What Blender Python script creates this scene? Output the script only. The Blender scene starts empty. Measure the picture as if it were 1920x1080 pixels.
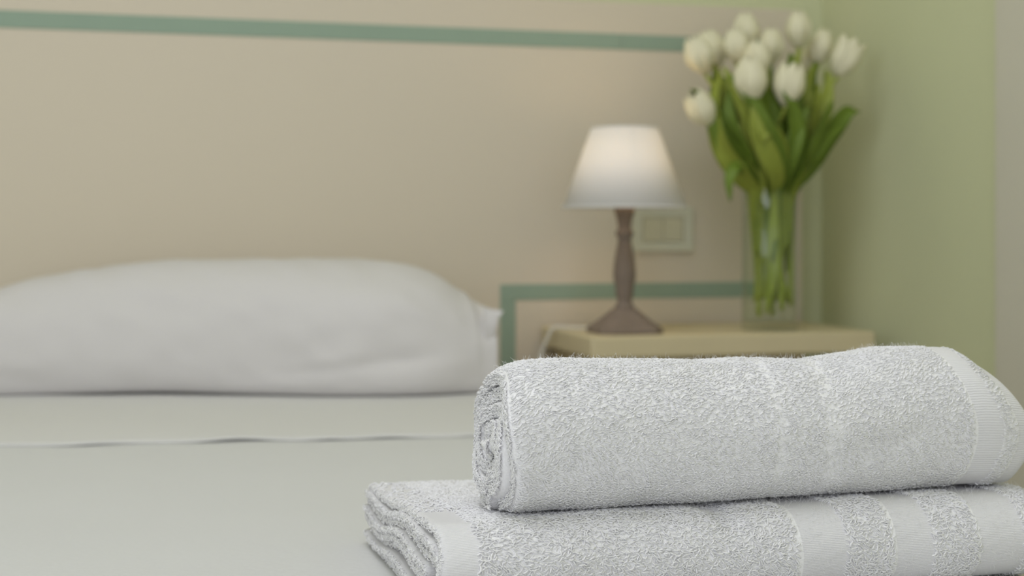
import bpy, bmesh, math, random
import numpy as np
from mathutils import Vector, Matrix

random.seed(7)
RNG = np.random.default_rng(11)
scene = bpy.context.scene
COL = scene.collection
R = math.radians

# ------------------------------------------------------------------ camera
CAM_Z = 0.806
cam_d = bpy.data.cameras.new('camera')
cam = bpy.data.objects.new('camera', cam_d)
COL.objects.link(cam)
cam.location = (0, 0, CAM_Z)
cam.rotation_euler = (R(90), 0, R(-15.4))
cam_d.sensor_width = 36.0
cam_d.lens = 50.0
cam_d.shift_y = -110 / 1920
cam_d.clip_start = 0.05
cam_d.dof.use_dof = True
cam_d.dof.focus_distance = 0.97
cam_d.dof.aperture_fstop = 6.0
scene.camera = cam

# ------------------------------------------------------------------ world, lights, exposure
world = bpy.data.worlds.new('world')
scene.world = world
world.use_nodes = True
bg = world.node_tree.nodes['Background']
bg.inputs['Color'].default_value = (0.905, 0.925, 1.0, 1)
bg.inputs['Strength'].default_value = 1.10

win = bpy.data.lights.new('window_daylight', 'AREA')
win.shape = 'RECTANGLE'
win.size, win.size_y = 1.7, 1.5
win.energy = 25
win.color = (0.86, 0.91, 1.0)
wo = bpy.data.objects.new('window_daylight', win)
COL.objects.link(wo)
wo.location = (-2.53, -1.0, 1.76)
wo.rotation_euler = (0, R(-90), 0)

fill_l = bpy.data.lights.new('overhead_fill_light', 'AREA')  # added overhead light without a fixture, raises the key and fills the bed
fill_l.shape = 'DISK'
fill_l.size = 1.3
fill_l.energy = 18
fill_l.color = (0.92, 0.935, 1.0)
co = bpy.data.objects.new('overhead_fill_light', fill_l)
COL.objects.link(co)
co.location = (-0.1, 0.95, 2.60)

vs = scene.view_settings
vs.view_transform = 'Standard'
vs.look = 'None'
vs.gamma = 1.0
vs.use_curve_mapping = False
vs.exposure = 0.0
scene.cycles.use_denoising = True
scene.cycles.max_bounces = 14
scene.cycles.diffuse_bounces = 8
scene.cycles.transparent_max_bounces = 24
scene.cycles.transmission_bounces = 10


# ------------------------------------------------------------------ helpers
def s2l(c):
    c = c / 255.0
    return c / 12.92 if c <= 0.04045 else ((c + 0.055) / 1.055) ** 2.4


def rgb(r, g, b):
    return (s2l(r), s2l(g), s2l(b), 1.0)


def mat(name, color, rough=0.8, spec=0.3, sheen=0.0, noise=None, bump=None, wave=None, trans=0.0, vary=0.0):
    """procedural material: colour with a slight noise variation and an optional fine bump"""
    m = bpy.data.materials.new(name)
    m.use_nodes = True
    nt = m.node_tree
    b = nt.nodes['Principled BSDF']
    b.inputs['Base Color'].default_value = color
    b.inputs['Roughness'].default_value = rough
    b.inputs['Specular IOR Level'].default_value = spec
    b.inputs['Sheen Weight'].default_value = sheen
    tc = nt.nodes.new('ShaderNodeTexCoord')
    if vary:
        n = nt.nodes.new('ShaderNodeTexNoise')
        n.inputs['Scale'].default_value = noise or 4.0
        n.inputs['Detail'].default_value = 4
        nt.links.new(tc.outputs['Object'], n.inputs['Vector'])
        mx = nt.nodes.new('ShaderNodeMix')
        mx.data_type = 'RGBA'
        mx.inputs['A'].default_value = tuple(c * (1 - vary) for c in color[:3]) + (1,)
        mx.inputs['B'].default_value = tuple(min(1, c * (1 + vary)) for c in color[:3]) + (1,)
        nt.links.new(n.outputs['Fac'], mx.inputs['Factor'])
        nt.links.new(mx.outputs['Result'], b.inputs['Base Color'])
    if bump:
        sc, st, stretch = bump
        mp = nt.nodes.new('ShaderNodeMapping')
        mp.inputs['Scale'].default_value = stretch
        n2 = nt.nodes.new('ShaderNodeTexNoise')
        n2.inputs['Scale'].default_value = sc
        n2.inputs['Detail'].default_value = 3
        nt.links.new(tc.outputs['Object'], mp.inputs['Vector'])
        nt.links.new(mp.outputs['Vector'], n2.inputs['Vector'])
        bp = nt.nodes.new('ShaderNodeBump')
        bp.inputs['Strength'].default_value = st
        bp.inputs['Distance'].default_value = 0.002
        nt.links.new(n2.outputs['Fac'], bp.inputs['Height'])
        nt.links.new(bp.outputs['Normal'], b.inputs['Normal'])
    if wave:
        # woven ribs that follow the cloth's own uv (metres)
        uv = nt.nodes.new('ShaderNodeUVMap')
        w = nt.nodes.new('ShaderNodeTexWave')
        w.wave_type = 'BANDS'
        w.bands_direction = 'Y'
        w.inputs['Scale'].default_value = wave[0]
        w.inputs['Distortion'].default_value = 1.2
        w.inputs['Detail'].default_value = 2
        w.inputs['Detail Scale'].default_value = 2.0
        nt.links.new(uv.outputs['UV'], w.inputs['Vector'])
        bp = nt.nodes.new('ShaderNodeBump')
        bp.inputs['Strength'].default_value = wave[1]
        bp.inputs['Distance'].default_value = 0.0006
        nt.links.new(w.outputs['Fac'], bp.inputs['Height'])
        nt.links.new(bp.outputs['Normal'], b.inputs['Normal'])
    return m


def glass(name, color, ior, rough=0.0):
    m = bpy.data.materials.new(name)
    m.use_nodes = True
    b = m.node_tree.nodes['Principled BSDF']
    b.inputs['Base Color'].default_value = color
    b.inputs['Roughness'].default_value = rough
    b.inputs['IOR'].default_value = ior
    b.inputs['Transmission Weight'].default_value = 1.0
    return m


def thin_glass(name, tint, refl=1.0):
    """thin clear wall: lets light straight through, mirrors a little at grazing angles"""
    m = bpy.data.materials.new(name)
    m.use_nodes = True
    nt = m.node_tree
    nt.nodes.remove(nt.nodes['Principled BSDF'])
    out = nt.nodes['Material Output']
    tr = nt.nodes.new('ShaderNodeBsdfTransparent')
    tr.inputs['Color'].default_value = tint
    gl = nt.nodes.new('ShaderNodeBsdfGlossy')
    gl.inputs['Roughness'].default_value = 0.03
    lw = nt.nodes.new('ShaderNodeLayerWeight')
    lw.inputs['Blend'].default_value = 0.5
    pw = nt.nodes.new('ShaderNodeMath'); pw.operation = 'POWER'
    pw.inputs[1].default_value = 5.0
    nt.links.new(lw.outputs['Facing'], pw.inputs[0])
    fr = nt.nodes.new('ShaderNodeMath'); fr.operation = 'MULTIPLY_ADD'
    fr.inputs[1].default_value = refl
    fr.inputs[2].default_value = refl * 0.05
    nt.links.new(pw.outputs[0], fr.inputs[0])
    mx = nt.nodes.new('ShaderNodeMixShader')
    nt.links.new(fr.outputs[0], mx.inputs['Fac'])
    nt.links.new(tr.outputs[0], mx.inputs[1])
    nt.links.new(gl.outputs[0], mx.inputs[2])
    nt.links.new(mx.outputs[0], out.inputs['Surface'])
    return m


def shade_mat(name, color, t=0.5):
    """thin fabric: reflects and lets light through"""
    m = bpy.data.materials.new(name)
    m.use_nodes = True
    nt = m.node_tree
    nt.nodes.remove(nt.nodes['Principled BSDF'])
    out = nt.nodes['Material Output']
    d = nt.nodes.new('ShaderNodeBsdfDiffuse')
    d.inputs['Color'].default_value = color
    tr = nt.nodes.new('ShaderNodeBsdfTranslucent')
    tr.inputs['Color'].default_value = color
    mx = nt.nodes.new('ShaderNodeMixShader')
    mx.inputs['Fac'].default_value = t
    nt.links.new(d.outputs[0], mx.inputs[1])
    nt.links.new(tr.outputs[0], mx.inputs[2])
    nt.links.new(mx.outputs[0], out.inputs['Surface'])
    return m


def link(name, me, material=None, parent=None, loc=None, smooth=True):
    o = bpy.data.objects.new(name, me)
    COL.objects.link(o)
    if material is not None:
        for m in (material if isinstance(material, (list, tuple)) else [material]):
            me.materials.append(m)
    if parent is not None:
        o.parent = parent
    if loc is not None:
        o.location = loc
    if smooth:
        me.polygons.foreach_set('use_smooth', np.ones(len(me.polygons), dtype=bool))
    return o


def tag(o, label=None, cat=None, group=None, kind=None):
    if label: o['label'] = label
    if cat: o['category'] = cat
    if group: o['group'] = group
    if kind: o['kind'] = kind
    return o


def empty(name, loc, rz=0.0):
    o = bpy.data.objects.new(name, None)
    COL.objects.link(o)
    o.location = loc
    o.rotation_euler = (0, 0, rz)
    o.empty_display_size = 0.05
    return o


def mesh_np(name, V, Q, uv=None, midx=None):
    """mesh from numpy verts (n,3) and quads (m,4)"""
    me = bpy.data.meshes.new(name)
    V = np.asarray(V, dtype=np.float32)
    Q = np.asarray(Q, dtype=np.int32)
    k = Q.shape[1]
    me.vertices.add(len(V))
    me.vertices.foreach_set('co', V.ravel())
    me.loops.add(Q.size)
    me.loops.foreach_set('vertex_index', Q.ravel())
    me.polygons.add(len(Q))
    me.polygons.foreach_set('loop_start', np.arange(0, Q.size, k, dtype=np.int32))
    me.polygons.foreach_set('loop_total', np.full(len(Q), k, dtype=np.int32))
    if midx is not None:
        me.polygons.foreach_set('material_index', np.asarray(midx, dtype=np.int32))
    me.update(calc_edges=True)
    if uv is not None:
        lay = me.uv_layers.new(name='UVMap')
        lay.data.foreach_set('uv', np.asarray(uv, dtype=np.float32)[Q.ravel()].ravel())
    return me


def grid_quads(n, m, wrap=False):
    """quads of an n x m vertex grid, index i*m+j; wrap closes j"""
    i = np.arange(n - 1)[:, None]
    j = np.arange(m if wrap else m - 1)[None, :]
    j2 = (j + 1) % m
    a = i * m + j
    b = i * m + j2
    c = (i + 1) * m + j2
    d = (i + 1) * m + j
    return np.stack([a, b, c, d], -1).reshape(-1, 4)


def bm_mesh(name, bm):
    me = bpy.data.meshes.new(name)
    bm.normal_update()
    bm.to_mesh(me)
    bm.free()
    return me


def box(bm, lo, hi, bev=0.0, seg=2):
    r = bmesh.ops.create_cube(bm, size=1.0)
    v = r['verts']
    lo, hi = Vector(lo), Vector(hi)
    d = hi - lo
    for x in v:
        x.co = lo + Vector(((x.co.x + .5) * d.x, (x.co.y + .5) * d.y, (x.co.z + .5) * d.z))
    if bev:
        e = list({e for x in v for e in x.link_edges})
        bmesh.ops.bevel(bm, geom=e, offset=bev, segments=seg, affect='EDGES', profile=0.5)


def box_obj(name, lo, hi, m, parent=None, bev=0.0, seg=2):
    bm = bmesh.new()
    box(bm, lo, hi, bev, seg)
    return link(name, bm_mesh(name, bm), m, parent, smooth=False)


def prism_obj(name, pts, z0, z1, m, parent=None, bev=0.0):
    bm = bmesh.new()
    f = bm.faces.new([bm.verts.new((x, y, z0)) for x, y in pts])
    r = bmesh.ops.extrude_face_region(bm, geom=[f])
    for v in r['geom']:
        if isinstance(v, bmesh.types.BMVert):
            v.co.z = z1
    bmesh.ops.recalc_face_normals(bm, faces=bm.faces)
    if bev:
        bmesh.ops.bevel(bm, geom=list(bm.edges), offset=bev, segments=2, affect='EDGES', profile=0.5)
    return link(name, bm_mesh(name, bm), m, parent, smooth=False)


def lathe(name, prof, m, parent=None, n=48, loc=None, closed=False):
    prof = np.array(prof, dtype=float)
    a = np.linspace(0, 2 * np.pi, n, endpoint=False)
    k = len(prof)
    V = np.zeros((k, n, 3))
    V[:, :, 0] = prof[:, 0, None] * np.cos(a)
    V[:, :, 1] = prof[:, 0, None] * np.sin(a)
    V[:, :, 2] = prof[:, 1, None]
    Q = grid_quads(k, n, wrap=True)
    if closed:
        i = (k - 1) * n + np.arange(n)
        Q = np.vstack([Q, np.stack([i, (k - 1) * n + (np.arange(n) + 1) % n, (np.arange(n) + 1) % n, np.arange(n)], -1)])
    return link(name, mesh_np(name, V.reshape(-1, 3), Q), m, parent, loc)


def tube_np(path, rad, n=8):
    path = np.array(path, dtype=float)
    rad = np.broadcast_to(np.array(rad, dtype=float), (len(path),))
    t = np.gradient(path, axis=0)
    t /= np.linalg.norm(t, axis=1)[:, None] + 1e-12
    up = np.array([0.13, 0.97, 0.2])
    b = np.cross(t, up)
    b /= np.linalg.norm(b, axis=1)[:, None] + 1e-12
    c = np.cross(b, t)
    a = np.linspace(0, 2 * np.pi, n, endpoint=False)
    V = path[:, None, :] + rad[:, None, None] * (np.cos(a)[None, :, None] * b[:, None, :] + np.sin(a)[None, :, None] * c[:, None, :])
    V = np.vstack([V.reshape(-1, 3), path[0], path[-1]])
    Q = grid_quads(len(path), n, wrap=True)
    e0, e1 = len(path) * n, len(path) * n + 1
    k = (len(path) - 1) * n
    j = np.arange(n)
    j2 = (j + 1) % n
    # caps as degenerate-free quads: fan made of two-step quads
    cap = []
    for q in range(0, n, 2):
        cap.append([e0, (q + 2) % n, (q + 1) % n, q])
        cap.append([e1, k + q, k + (q + 1) % n, k + (q + 2) % n])
    return V, np.vstack([Q, np.array(cap)])


def bez(p, n=20):
    """smooth curve through points (Catmull-Rom)"""
    p = [np.array(q, dtype=float) for q in p]
    p = [2 * p[0] - p[1]] + p + [2 * p[-1] - p[-2]]
    out = []
    segs = len(p) - 3
    per = max(2, n // segs)
    for i in range(segs):
        a, b, c, d = p[i:i + 4]
        for k in range(per):
            t = k / per
            out.append(0.5 * (2 * b + (c - a) * t + (2 * a - 5 * b + 4 * c - d) * t * t + (3 * b - a - 3 * c + d) * t ** 3))
    out.append(p[-2])
    return np.array(out)


def vnoise(P, scale, seed=0):
    """value noise in -1..1"""
    P = np.asarray(P, dtype=float) * scale + 37.1 * (seed + 1)
    i = np.floor(P).astype(np.int64)
    f = P - i
    f = f * f * (3 - 2 * f)

    def h(x, y, z):
        n = (x * 374761393 + y * 668265263 + z * 2147483647 + seed * 974711) & 0x7fffffff
        n = ((n ^ (n >> 13)) * 1274126177) & 0x7fffffff
        n = n ^ (n >> 16)
        return (n & 0xffff) / 32767.5 - 1
    out = 0
    for dx in (0, 1):
        for dy in (0, 1):
            for dz in (0, 1):
                w = (f[..., 0] if dx else 1 - f[..., 0]) * (f[..., 1] if dy else 1 - f[..., 1]) * (f[..., 2] if dz else 1 - f[..., 2])
                out = out + w * h(i[..., 0] + dx, i[..., 1] + dy, i[..., 2] + dz)
    return out


def sstep(a, b, x):
    t = np.clip((x - a) / (b - a), 0, 1)
    return t * t * (3 - 2 * t)


# ------------------------------------------------------------------ materials
M = {}
M['wall'] = mat('sage_wall_paint', rgb(206, 209, 173), 0.9, 0.2, vary=0.03, noise=3, bump=(90, 0.08, (1, 1, 1)))
M['ceiling'] = mat('ceiling_paint', rgb(238, 236, 228), 0.9, 0.2, vary=0.02, bump=(80, 0.05, (1, 1, 1)))
M['floor'] = mat('floor_tile', rgb(186, 182, 174), 0.5, 0.4, vary=0.06, noise=6)
M['panel'] = mat('beige_panel_paint', rgb(211, 201, 183), 0.75, 0.25, vary=0.015, noise=2.2, bump=(40, 0.04, (1, 1, 1)))
M['strip'] = mat('green_strip_paint', rgb(147, 166, 149), 0.7, 0.25, vary=0.03, noise=20)
M['casing'] = mat('white_casing_paint', rgb(206, 202, 187), 0.5, 0.35, vary=0.015)
M['metal'] = mat('brushed_metal', rgb(180, 180, 178), 0.35, 0.5, vary=0.04)
M['metal'].node_tree.nodes['Principled BSDF'].inputs['Metallic'].default_value = 1.0
M['tablewood'] = mat('cream_table_lacquer', rgb(206, 193, 158), 0.45, 0.4, vary=0.04, noise=8)
M['bedding'] = mat('white_cotton_cover', rgb(208, 208, 208), 0.95, 0.1, sheen=0.1, bump=(420, 0.35, (0.35, 1, 1)), vary=0.01, noise=9)
M['sheet'] = mat('white_cotton_sheet', rgb(211, 210, 209), 0.95, 0.1, sheen=0.1, bump=(300, 0.12, (1, 1, 1)), vary=0.01)
M['pillow'] = mat('white_pillowcase', rgb(211, 208, 208), 0.95, 0.1, sheen=0.1, bump=(300, 0.12, (1, 1, 1)), vary=0.01)
M['mattress'] = mat('mattress_ticking', rgb(225, 222, 214), 0.9, 0.1, vary=0.02)
M['terry'] = mat('white_terry_loop', (0.865, 0.86, 0.872, 1), 1.0, 0.0)
M['terry_base'] = mat('white_terry_ground', (0.845, 0.84, 0.852, 1), 1.0, 0.0, sheen=0.0, bump=(700, 0.4, (0.5, 1, 1)), vary=0.01)
M['weave'] = mat('white_woven_band', rgb(224, 223, 226), 0.95, 0.08, sheen=0.1, wave=(250, 0.5))
M['lampwood'] = mat('grey_brown_turned_wood', rgb(128, 115, 104), 0.7, 0.25, vary=0.16, noise=45, bump=(120, 0.2, (1, 1, 0.2)))
M['shade'] = shade_mat('white_lampshade_cloth', rgb(246, 245, 244), 0.30)
M['cord'] = mat('white_cord', rgb(220, 217, 208), 0.5, 0.3, vary=0.01)
M['plate'] = mat('ivory_switch_plastic', rgb(208, 207, 188), 0.4, 0.4, vary=0.01)
M['rocker'] = mat('ivory_switch_rocker', rgb(203, 198, 172), 0.4, 0.4, vary=0.01)
M['glass'] = thin_glass('clear_vase_glass', (0.955, 0.975, 0.955, 1), 0.8)
M['water'] = thin_glass('vase_water', (0.975, 0.985, 0.96, 1), 0.15)
M['stem'] = mat('tulip_stem_green', rgb(156, 168, 72), 0.5, 0.35, vary=0.16, noise=30)
M['leaf'] = mat('tulip_leaf_green', rgb(100, 122, 36), 0.5, 0.35, vary=0.3, noise=14)
M['leaf2'] = mat('tulip_leaf_yellow_green', rgb(138, 149, 58), 0.5, 0.35, vary=0.25, noise=14)
M['petal'] = mat('white_tulip_petal', rgb(226, 221, 192), 0.7, 0.2, vary=0.035, noise=24)
for k in ('petal',):
    b = M[k].node_tree.nodes['Principled BSDF']
    b.inputs['Subsurface Weight'].default_value = 0.0
M['frame'] = mat('white_window_paint', rgb(235, 235, 232), 0.5, 0.3, vary=0.01)

# ------------------------------------------------------------------ room shell
WALL_Y = 2.555          # plaster behind the headboard
PANEL_Y = 2.527         # face of the headboard
WALL_X = 1.34           # right-hand wall
H_ROOM = 2.7
tag(box_obj('floor', (-2.72, -2.2, -0.1), (1.46, 2.675, 0), M['floor']), 'beige tiled bedroom floor below the bed', kind='structure')
tag(box_obj('ceiling', (-2.72, -2.2, H_ROOM), (1.46, 2.675, H_ROOM + .1), M['ceiling']), 'white ceiling above the bedroom', kind='structure')
tag(box_obj('wall_back', (-2.72, WALL_Y, 0), (1.46, 2.675, H_ROOM), M['wall']), 'pale sage green wall behind the headboard', kind='structure')
tag(box_obj('wall_right', (WALL_X, -2.2, 0), (1.46, WALL_Y, H_ROOM), M['wall']), 'pale sage green side wall right of the flowers', kind='structure')
bm = bmesh.new()
for lo, hi in (((-2.72, -2.2, 0), (-2.6, -1.9, H_ROOM)), ((-2.72, -0.1, 0), (-2.6, WALL_Y, H_ROOM)),
               ((-2.72, -1.9, 0), (-2.6, -0.1, 0.92)), ((-2.72, -1.9, 2.5), (-2.6, -0.1, H_ROOM))):
    box(bm, lo, hi)
tag(link('wall_left', bm_mesh('wall_left', bm), M['wall'], smooth=False), 'pale green wall with the window opening', kind='structure')
w1 = empty('window_1', (-2.66, -1.0, 0.92))
tag(w1, 'white framed window in the left wall', kind='structure')
for lo, hi in (((-.03, -.9, 0), (.03, -.84, 1.58)), ((-.03, .84, 0), (.03, .9, 1.58)), ((-.03, -.84, 0), (.03, .84, .06)),
               ((-.03, -.84, 1.52), (.03, .84, 1.58)), ((-.03, -.03, .06), (.03, .03, 1.52))):
    box_obj('window_frame', lo, hi, M['frame'], w1, 0.004)

# door with its casing on the right-hand wall
d1 = empty('door_1', (WALL_X, 1.45, 0))
tag(d1, 'greyish white door casing at the right edge', kind='structure')
for y0, y1 in ((0.405, 0.495), (-0.495, -0.405)):
    box_obj('casing', (-0.022, y0, 0), (0, y1, 2.12), M['casing'], d1, 0.004)
box_obj('casing', (-0.022, -0.405, 2.03), (0, 0.405, 2.12), M['casing'], d1, 0.004)
leaf_o = box_obj('door_leaf', (-0.010, -0.402, 0.008), (0, 0.402, 2.027), M['casing'], d1, 0.002)
tb, tq = tube_np([(-.012, -.34, 1.0), (-.055, -.34, 1.0), (-.06, -.33, 1.0), (-.06, -.23, 1.0)], .009)
link('handle', mesh_np('handle', tb, tq), M['metal'], leaf_o)

# ------------------------------------------------------------------ headboard panel
hb = empty('headboard', (0.0, PANEL_Y, 0))
tag(hb, 'wide beige headboard panel with painted green border strips', 'headboard')
PANEL_R, PANEL_TOP = 1.284, CAM_Z + 0.428
box_obj('panel', (-1.53, 0.0, 0.02), (PANEL_R, WALL_Y - PANEL_Y - .001, PANEL_TOP), M['panel'], hb, 0.003)
ZU, ZL, HW = CAM_Z + 0.353, 0.690, 0.0147
XV, XB = 1.207, 0.688
XVl, XBl = -1.43, -0.93


def strip(x0, x1, z0, z1):
    return box_obj('green_strip', (x0, -0.0018, z0), (x1, 0.001, z1), M['strip'], hb, 0.0006, 1)


strip(XVl - HW, 0.9080, ZU - HW, ZU + HW)
strip(0.9088, XV + HW, ZU - HW, ZU + HW)
strip(XV - HW, XV + HW, ZL - HW, ZU - HW)
strip(XB - HW, XV - HW, ZL - HW, ZL + HW)
strip(XB - HW, XB + HW, 0.06, ZL - HW)
strip(XVl - HW, XVl + HW, ZL - HW, ZU - HW)
strip(XVl + HW, XBl + HW, ZL - HW, ZL + HW)
strip(XBl - HW, XBl + HW, 0.06, ZL - HW)

# ------------------------------------------------------------------ bed, cover, folded sheet
BX0, BX1, BY0, BY1, BZ = -0.92, 0.668, 0.42, 2.515, 0.55
bed = empty('bed', ((BX0 + BX1) / 2, (BY0 + BY1) / 2, 0))
tag(bed, 'double bed base and mattress below the white cover', 'bed')
bw, bl = (BX1 - BX0) / 2, (BY1 - BY0) / 2
box_obj('bed_base', (-bw + .02, -bl + .02, .14), (bw - .02, bl - .005, .31), M['panel'], bed, 0.01)
box_obj('mattress', (-bw + .012, -bl + .012, .312), (bw - .012, bl - .004, BZ - .012), M['mattress'], bed, 0.035, 4)
for sx in (-1, 1):
    for sy in (-1, 1):
        box_obj('leg', (sx * (bw - .1) - .03, sy * (bl - .1) - .03, 0), (sx * (bw - .1) + .03, sy * (bl - .1) + .03, .14), M['lampwood'], bed, 0.004)


def cover_sheet(x0, x1, y0, y1, ztop, drop_l, drop_r, drop_f, nx, ny, zfun, thick, rad=0.03):
    """cloth lying over the mattress with rounded edges hanging at left, right and (optionally) foot"""
    def prof(a, b, dl, dr, n):
        L = dl + dr + (b - a)
        s = np.linspace(-dl, (b - a) + dr, n)
        pos = np.empty(n); h = np.empty(n)
        for i, q in enumerate(s):
            if q < 0:
                ar = min(-q, rad * np.pi / 2)
                pos[i] = a - (rad * math.sin(ar / rad)); h[i] = -(rad - rad * math.cos(ar / rad)) - max(0, -q - rad * np.pi / 2)
            elif q > b - a:
                e = q - (b - a)
                ar = min(e, rad * np.pi / 2)
                pos[i] = b + rad * math.sin(ar / rad); h[i] = -(rad - rad * math.cos(ar / rad)) - max(0, e - rad * np.pi / 2)
            else:
                pos[i] = a + q; h[i] = 0
        return pos, h
    px, hx = prof(x0 + rad, x1 - rad, drop_l, drop_r, nx)
    py, hy = prof(y0 + (rad if drop_f else 0), y1, drop_f, 0, ny)
    X, Y = np.meshgrid(px, py, indexing='ij')
    Hh = np.minimum(hx[:, None], hy[None, :])
    Z = ztop + Hh + zfun(X, Y) * np.exp(Hh * 20)
    V = np.stack([X, Y, Z], -1)
    du = np.gradient(V, axis=0); dv = np.gradient(V, axis=1)
    N = np.cross(du, dv); N /= np.linalg.norm(N, axis=-1, keepdims=True) + 1e-12
    lo = V - N * thick
    n = nx * ny
    Q = grid_quads(nx, ny)
    Vt = np.vstack([V.reshape(-1, 3), lo.reshape(-1, 3)])
    Qs = [Q, Q[:, ::-1] + n]
    rim = np.concatenate([np.arange(ny), ny * np.arange(1, nx) + ny - 1, (nx - 1) * ny + np.arange(ny - 2, -1, -1), ny * np.arange(nx - 2, 0, -1)])
    r2 = np.roll(rim, -1)
    Qs.append(np.stack([r2, rim, rim + n, r2 + n], -1))
    return Vt, np.vstack(Qs)


def z_cover(X, Y):
    P = np.stack([X, Y, 0 * X], -1)
    return 0.0020 * vnoise(P, 4.0, 1) + 0.0009 * vnoise(P * np.array([0.6, 1, 1]), 18.0, 2)


V, Q = cover_sheet(BX0, BX1, BY0, BY1, BZ, 0.30, 0.30, 0.30, 190, 240, z_cover, 0.006)
cover = link('bed_cover', mesh_np('bed_cover', V, Q), M['bedding'])
tag(cover, 'smooth white cotton bed cover beneath the towels', 'bed cover')


def y_hem(x):
    return 1.757 - 0.115 * x + 0.004 * np.sin(x * 17) + 0.003 * np.sin(x * 41 + 1)


def make_fold():
    nx, ny = 200, 44
    V, Q = cover_sheet(BX0 - 0.003, BX1 + 0.003, 0, 1.0, 0, 0.22, 0.22, 0, nx, ny, lambda X, Y: 0 * X, 0.0022)
    t = V[:, 1].copy()
    x = V[:, 0]
    front = y_hem(x)
    V[:, 1] = front + t * (2.505 - front)
    P = np.stack([x, V[:, 1], 0 * x], -1)
    lift = np.exp(-t * 22)
    gap = (0.0125 * np.exp(-((x - 0.135) / .040) ** 2) + 0.007 * np.exp(-((x - 0.245) / .024) ** 2) + 0.0075 * np.exp(-((x - 0.315) / .034) ** 2)
           + 0.006 * np.exp(-((x + 0.03) / .035) ** 2) + 0.005 * np.exp(-((x - 0.44) / .03) ** 2) + 0.006 * np.exp(-((x + 0.3) / .05) ** 2))
    V[:, 2] += BZ + 0.0042 + z_cover(x, V[:, 1]) + lift * gap * 0.26 - 0.0019 * np.exp(-t * 45) + 0.0006 * vnoise(P, 9, 5) * (1 - np.exp(-t * 6))
    return V, Q


V, Q = make_fold()
fold = link('folded_sheet', mesh_np('folded_sheet', V, Q), M['sheet'])
tag(fold, 'white top sheet turned back across the bed below the pillow', 'sheet')


# ------------------------------------------------------------------ pillow
def make_pillow():
    nu, nv = 120, 72
    xs = np.concatenate([np.linspace(-.250, -.235, 8)[:-1], np.linspace(-.235, .53, nu - 20), np.linspace(.53, .560, 14)[1:]])
    nu = len(xs)
    Hx = np.interp(xs, [-.25, -.22, -.178, -.08, .02, .12, .228, .32, .418, .472, .512, .540, .560],
                   [.125, .142, .163, .187, .199, .204, .206, .206, .202, .190, .166, .142, .128])
    Hx = np.convolve(np.pad(Hx, 3, mode='edge'), np.ones(7) / 7, 'valid')
    xm, hw = 0.155, 0.406
    q = np.clip(np.abs(xs - xm) / hw, 0, 1)
    fr = np.interp(xs, [-.25, -.1, .05, .18, .32, .45, .560], [2.275, 2.255, 2.215, 2.165, 2.115, 2.098, 2.118])
    fr = np.convolve(np.pad(fr, 4, mode='edge'), np.ones(9) / 9, 'valid')
    dep = (2.502 - fr) * np.clip(1 - q ** 7, 0, 1) ** 0.5 + 0.008
    w = dep / 2
    cy = fr + w
    v = np.linspace(0, 2 * np.pi, nv, endpoint=False)
    cv, sv = np.cos(v), np.sin(v)
    yy = np.sign(cv) * np.abs(cv) ** np.where(sv >= 0, 0.75, 0.10)
    zz = np.where(sv >= 0, 0.36 + 0.64 * np.abs(sv) ** 0.82, 0.36 - 0.36 * np.abs(sv) ** 0.8)
    X = np.repeat(xs[:, None], nv, 1)
    Y = cy[:, None] + w[:, None] * yy[None, :]
    Z = Hx[:, None] * zz[None, :]
    # loose front hem lifting off the sheet near the middle left
    front = np.clip(-yy, 0, 1)[None, :] * np.clip(1 - zz * 2.5, 0, 1)[None, :]
    lift = 0.005 * np.exp(-((xs - 0.06) / .13) ** 2)
    Z += front * lift[:, None]
    Y -= front * (0.018 * np.exp(-((xs - .40) / .12) ** 2))[:, None]
    P = np.stack([X, Y, Z], -1)
    amp = np.clip((zz - 0.02) * 4, 0, 1)[None, :]
    wr = 0.007 * vnoise(P * np.array([1, 1, 1.6]), 7, 3) + 0.0035 * vnoise(P * np.array([1.0, 1, 2.2]) + X[..., None] * 0.5, 17, 4)
    crease = 0.006 * np.exp(-((Z - 0.045 - 0.13 * (X - 0.33)) / 0.012) ** 2) * sstep(0.15, 0.3, X) * sstep(.54, .42, X)
    dirn = np.stack([0 * X, np.repeat(yy[None, :], nu, 0), np.repeat((zz - .36)[None, :], nu, 0)], -1)
    V = P + dirn * ((wr - crease) * amp)[..., None]
    V[..., 2] = np.maximum(V[..., 2], 0)
    V = V.reshape(-1, 3)
    Q = grid_quads(nu, nv, wrap=True)
    c0, c1 = V[:nv].mean(0), V[-nv:].mean(0)
    V = np.vstack([V, c0, c1])
    j = np.arange(0, nv, 2)
    Q = np.vstack([Q, np.stack([np.full(len(j), len(V) - 2), (j + 2) % nv, j + 1, j], -1),
                   np.stack([np.full(len(j), len(V) - 1), (nu - 1) * nv + j, (nu - 1) * nv + j + 1, (nu - 1) * nv + (j + 2) % nv], -1)])
    V[:, :2] -= np.array([0.151, 2.295])
    return V, Q


pil = empty('pillow', (0.151, 2.295, BZ + 0.0032))
tag(pil, 'plump white pillow in a cotton case resting against the headboard', 'pillow')
V, Q = make_pillow()
link('pillow_body', mesh_np('pillow_body', V[:, ::1], Q[:, ::-1]), M['pillow'], pil)
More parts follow.
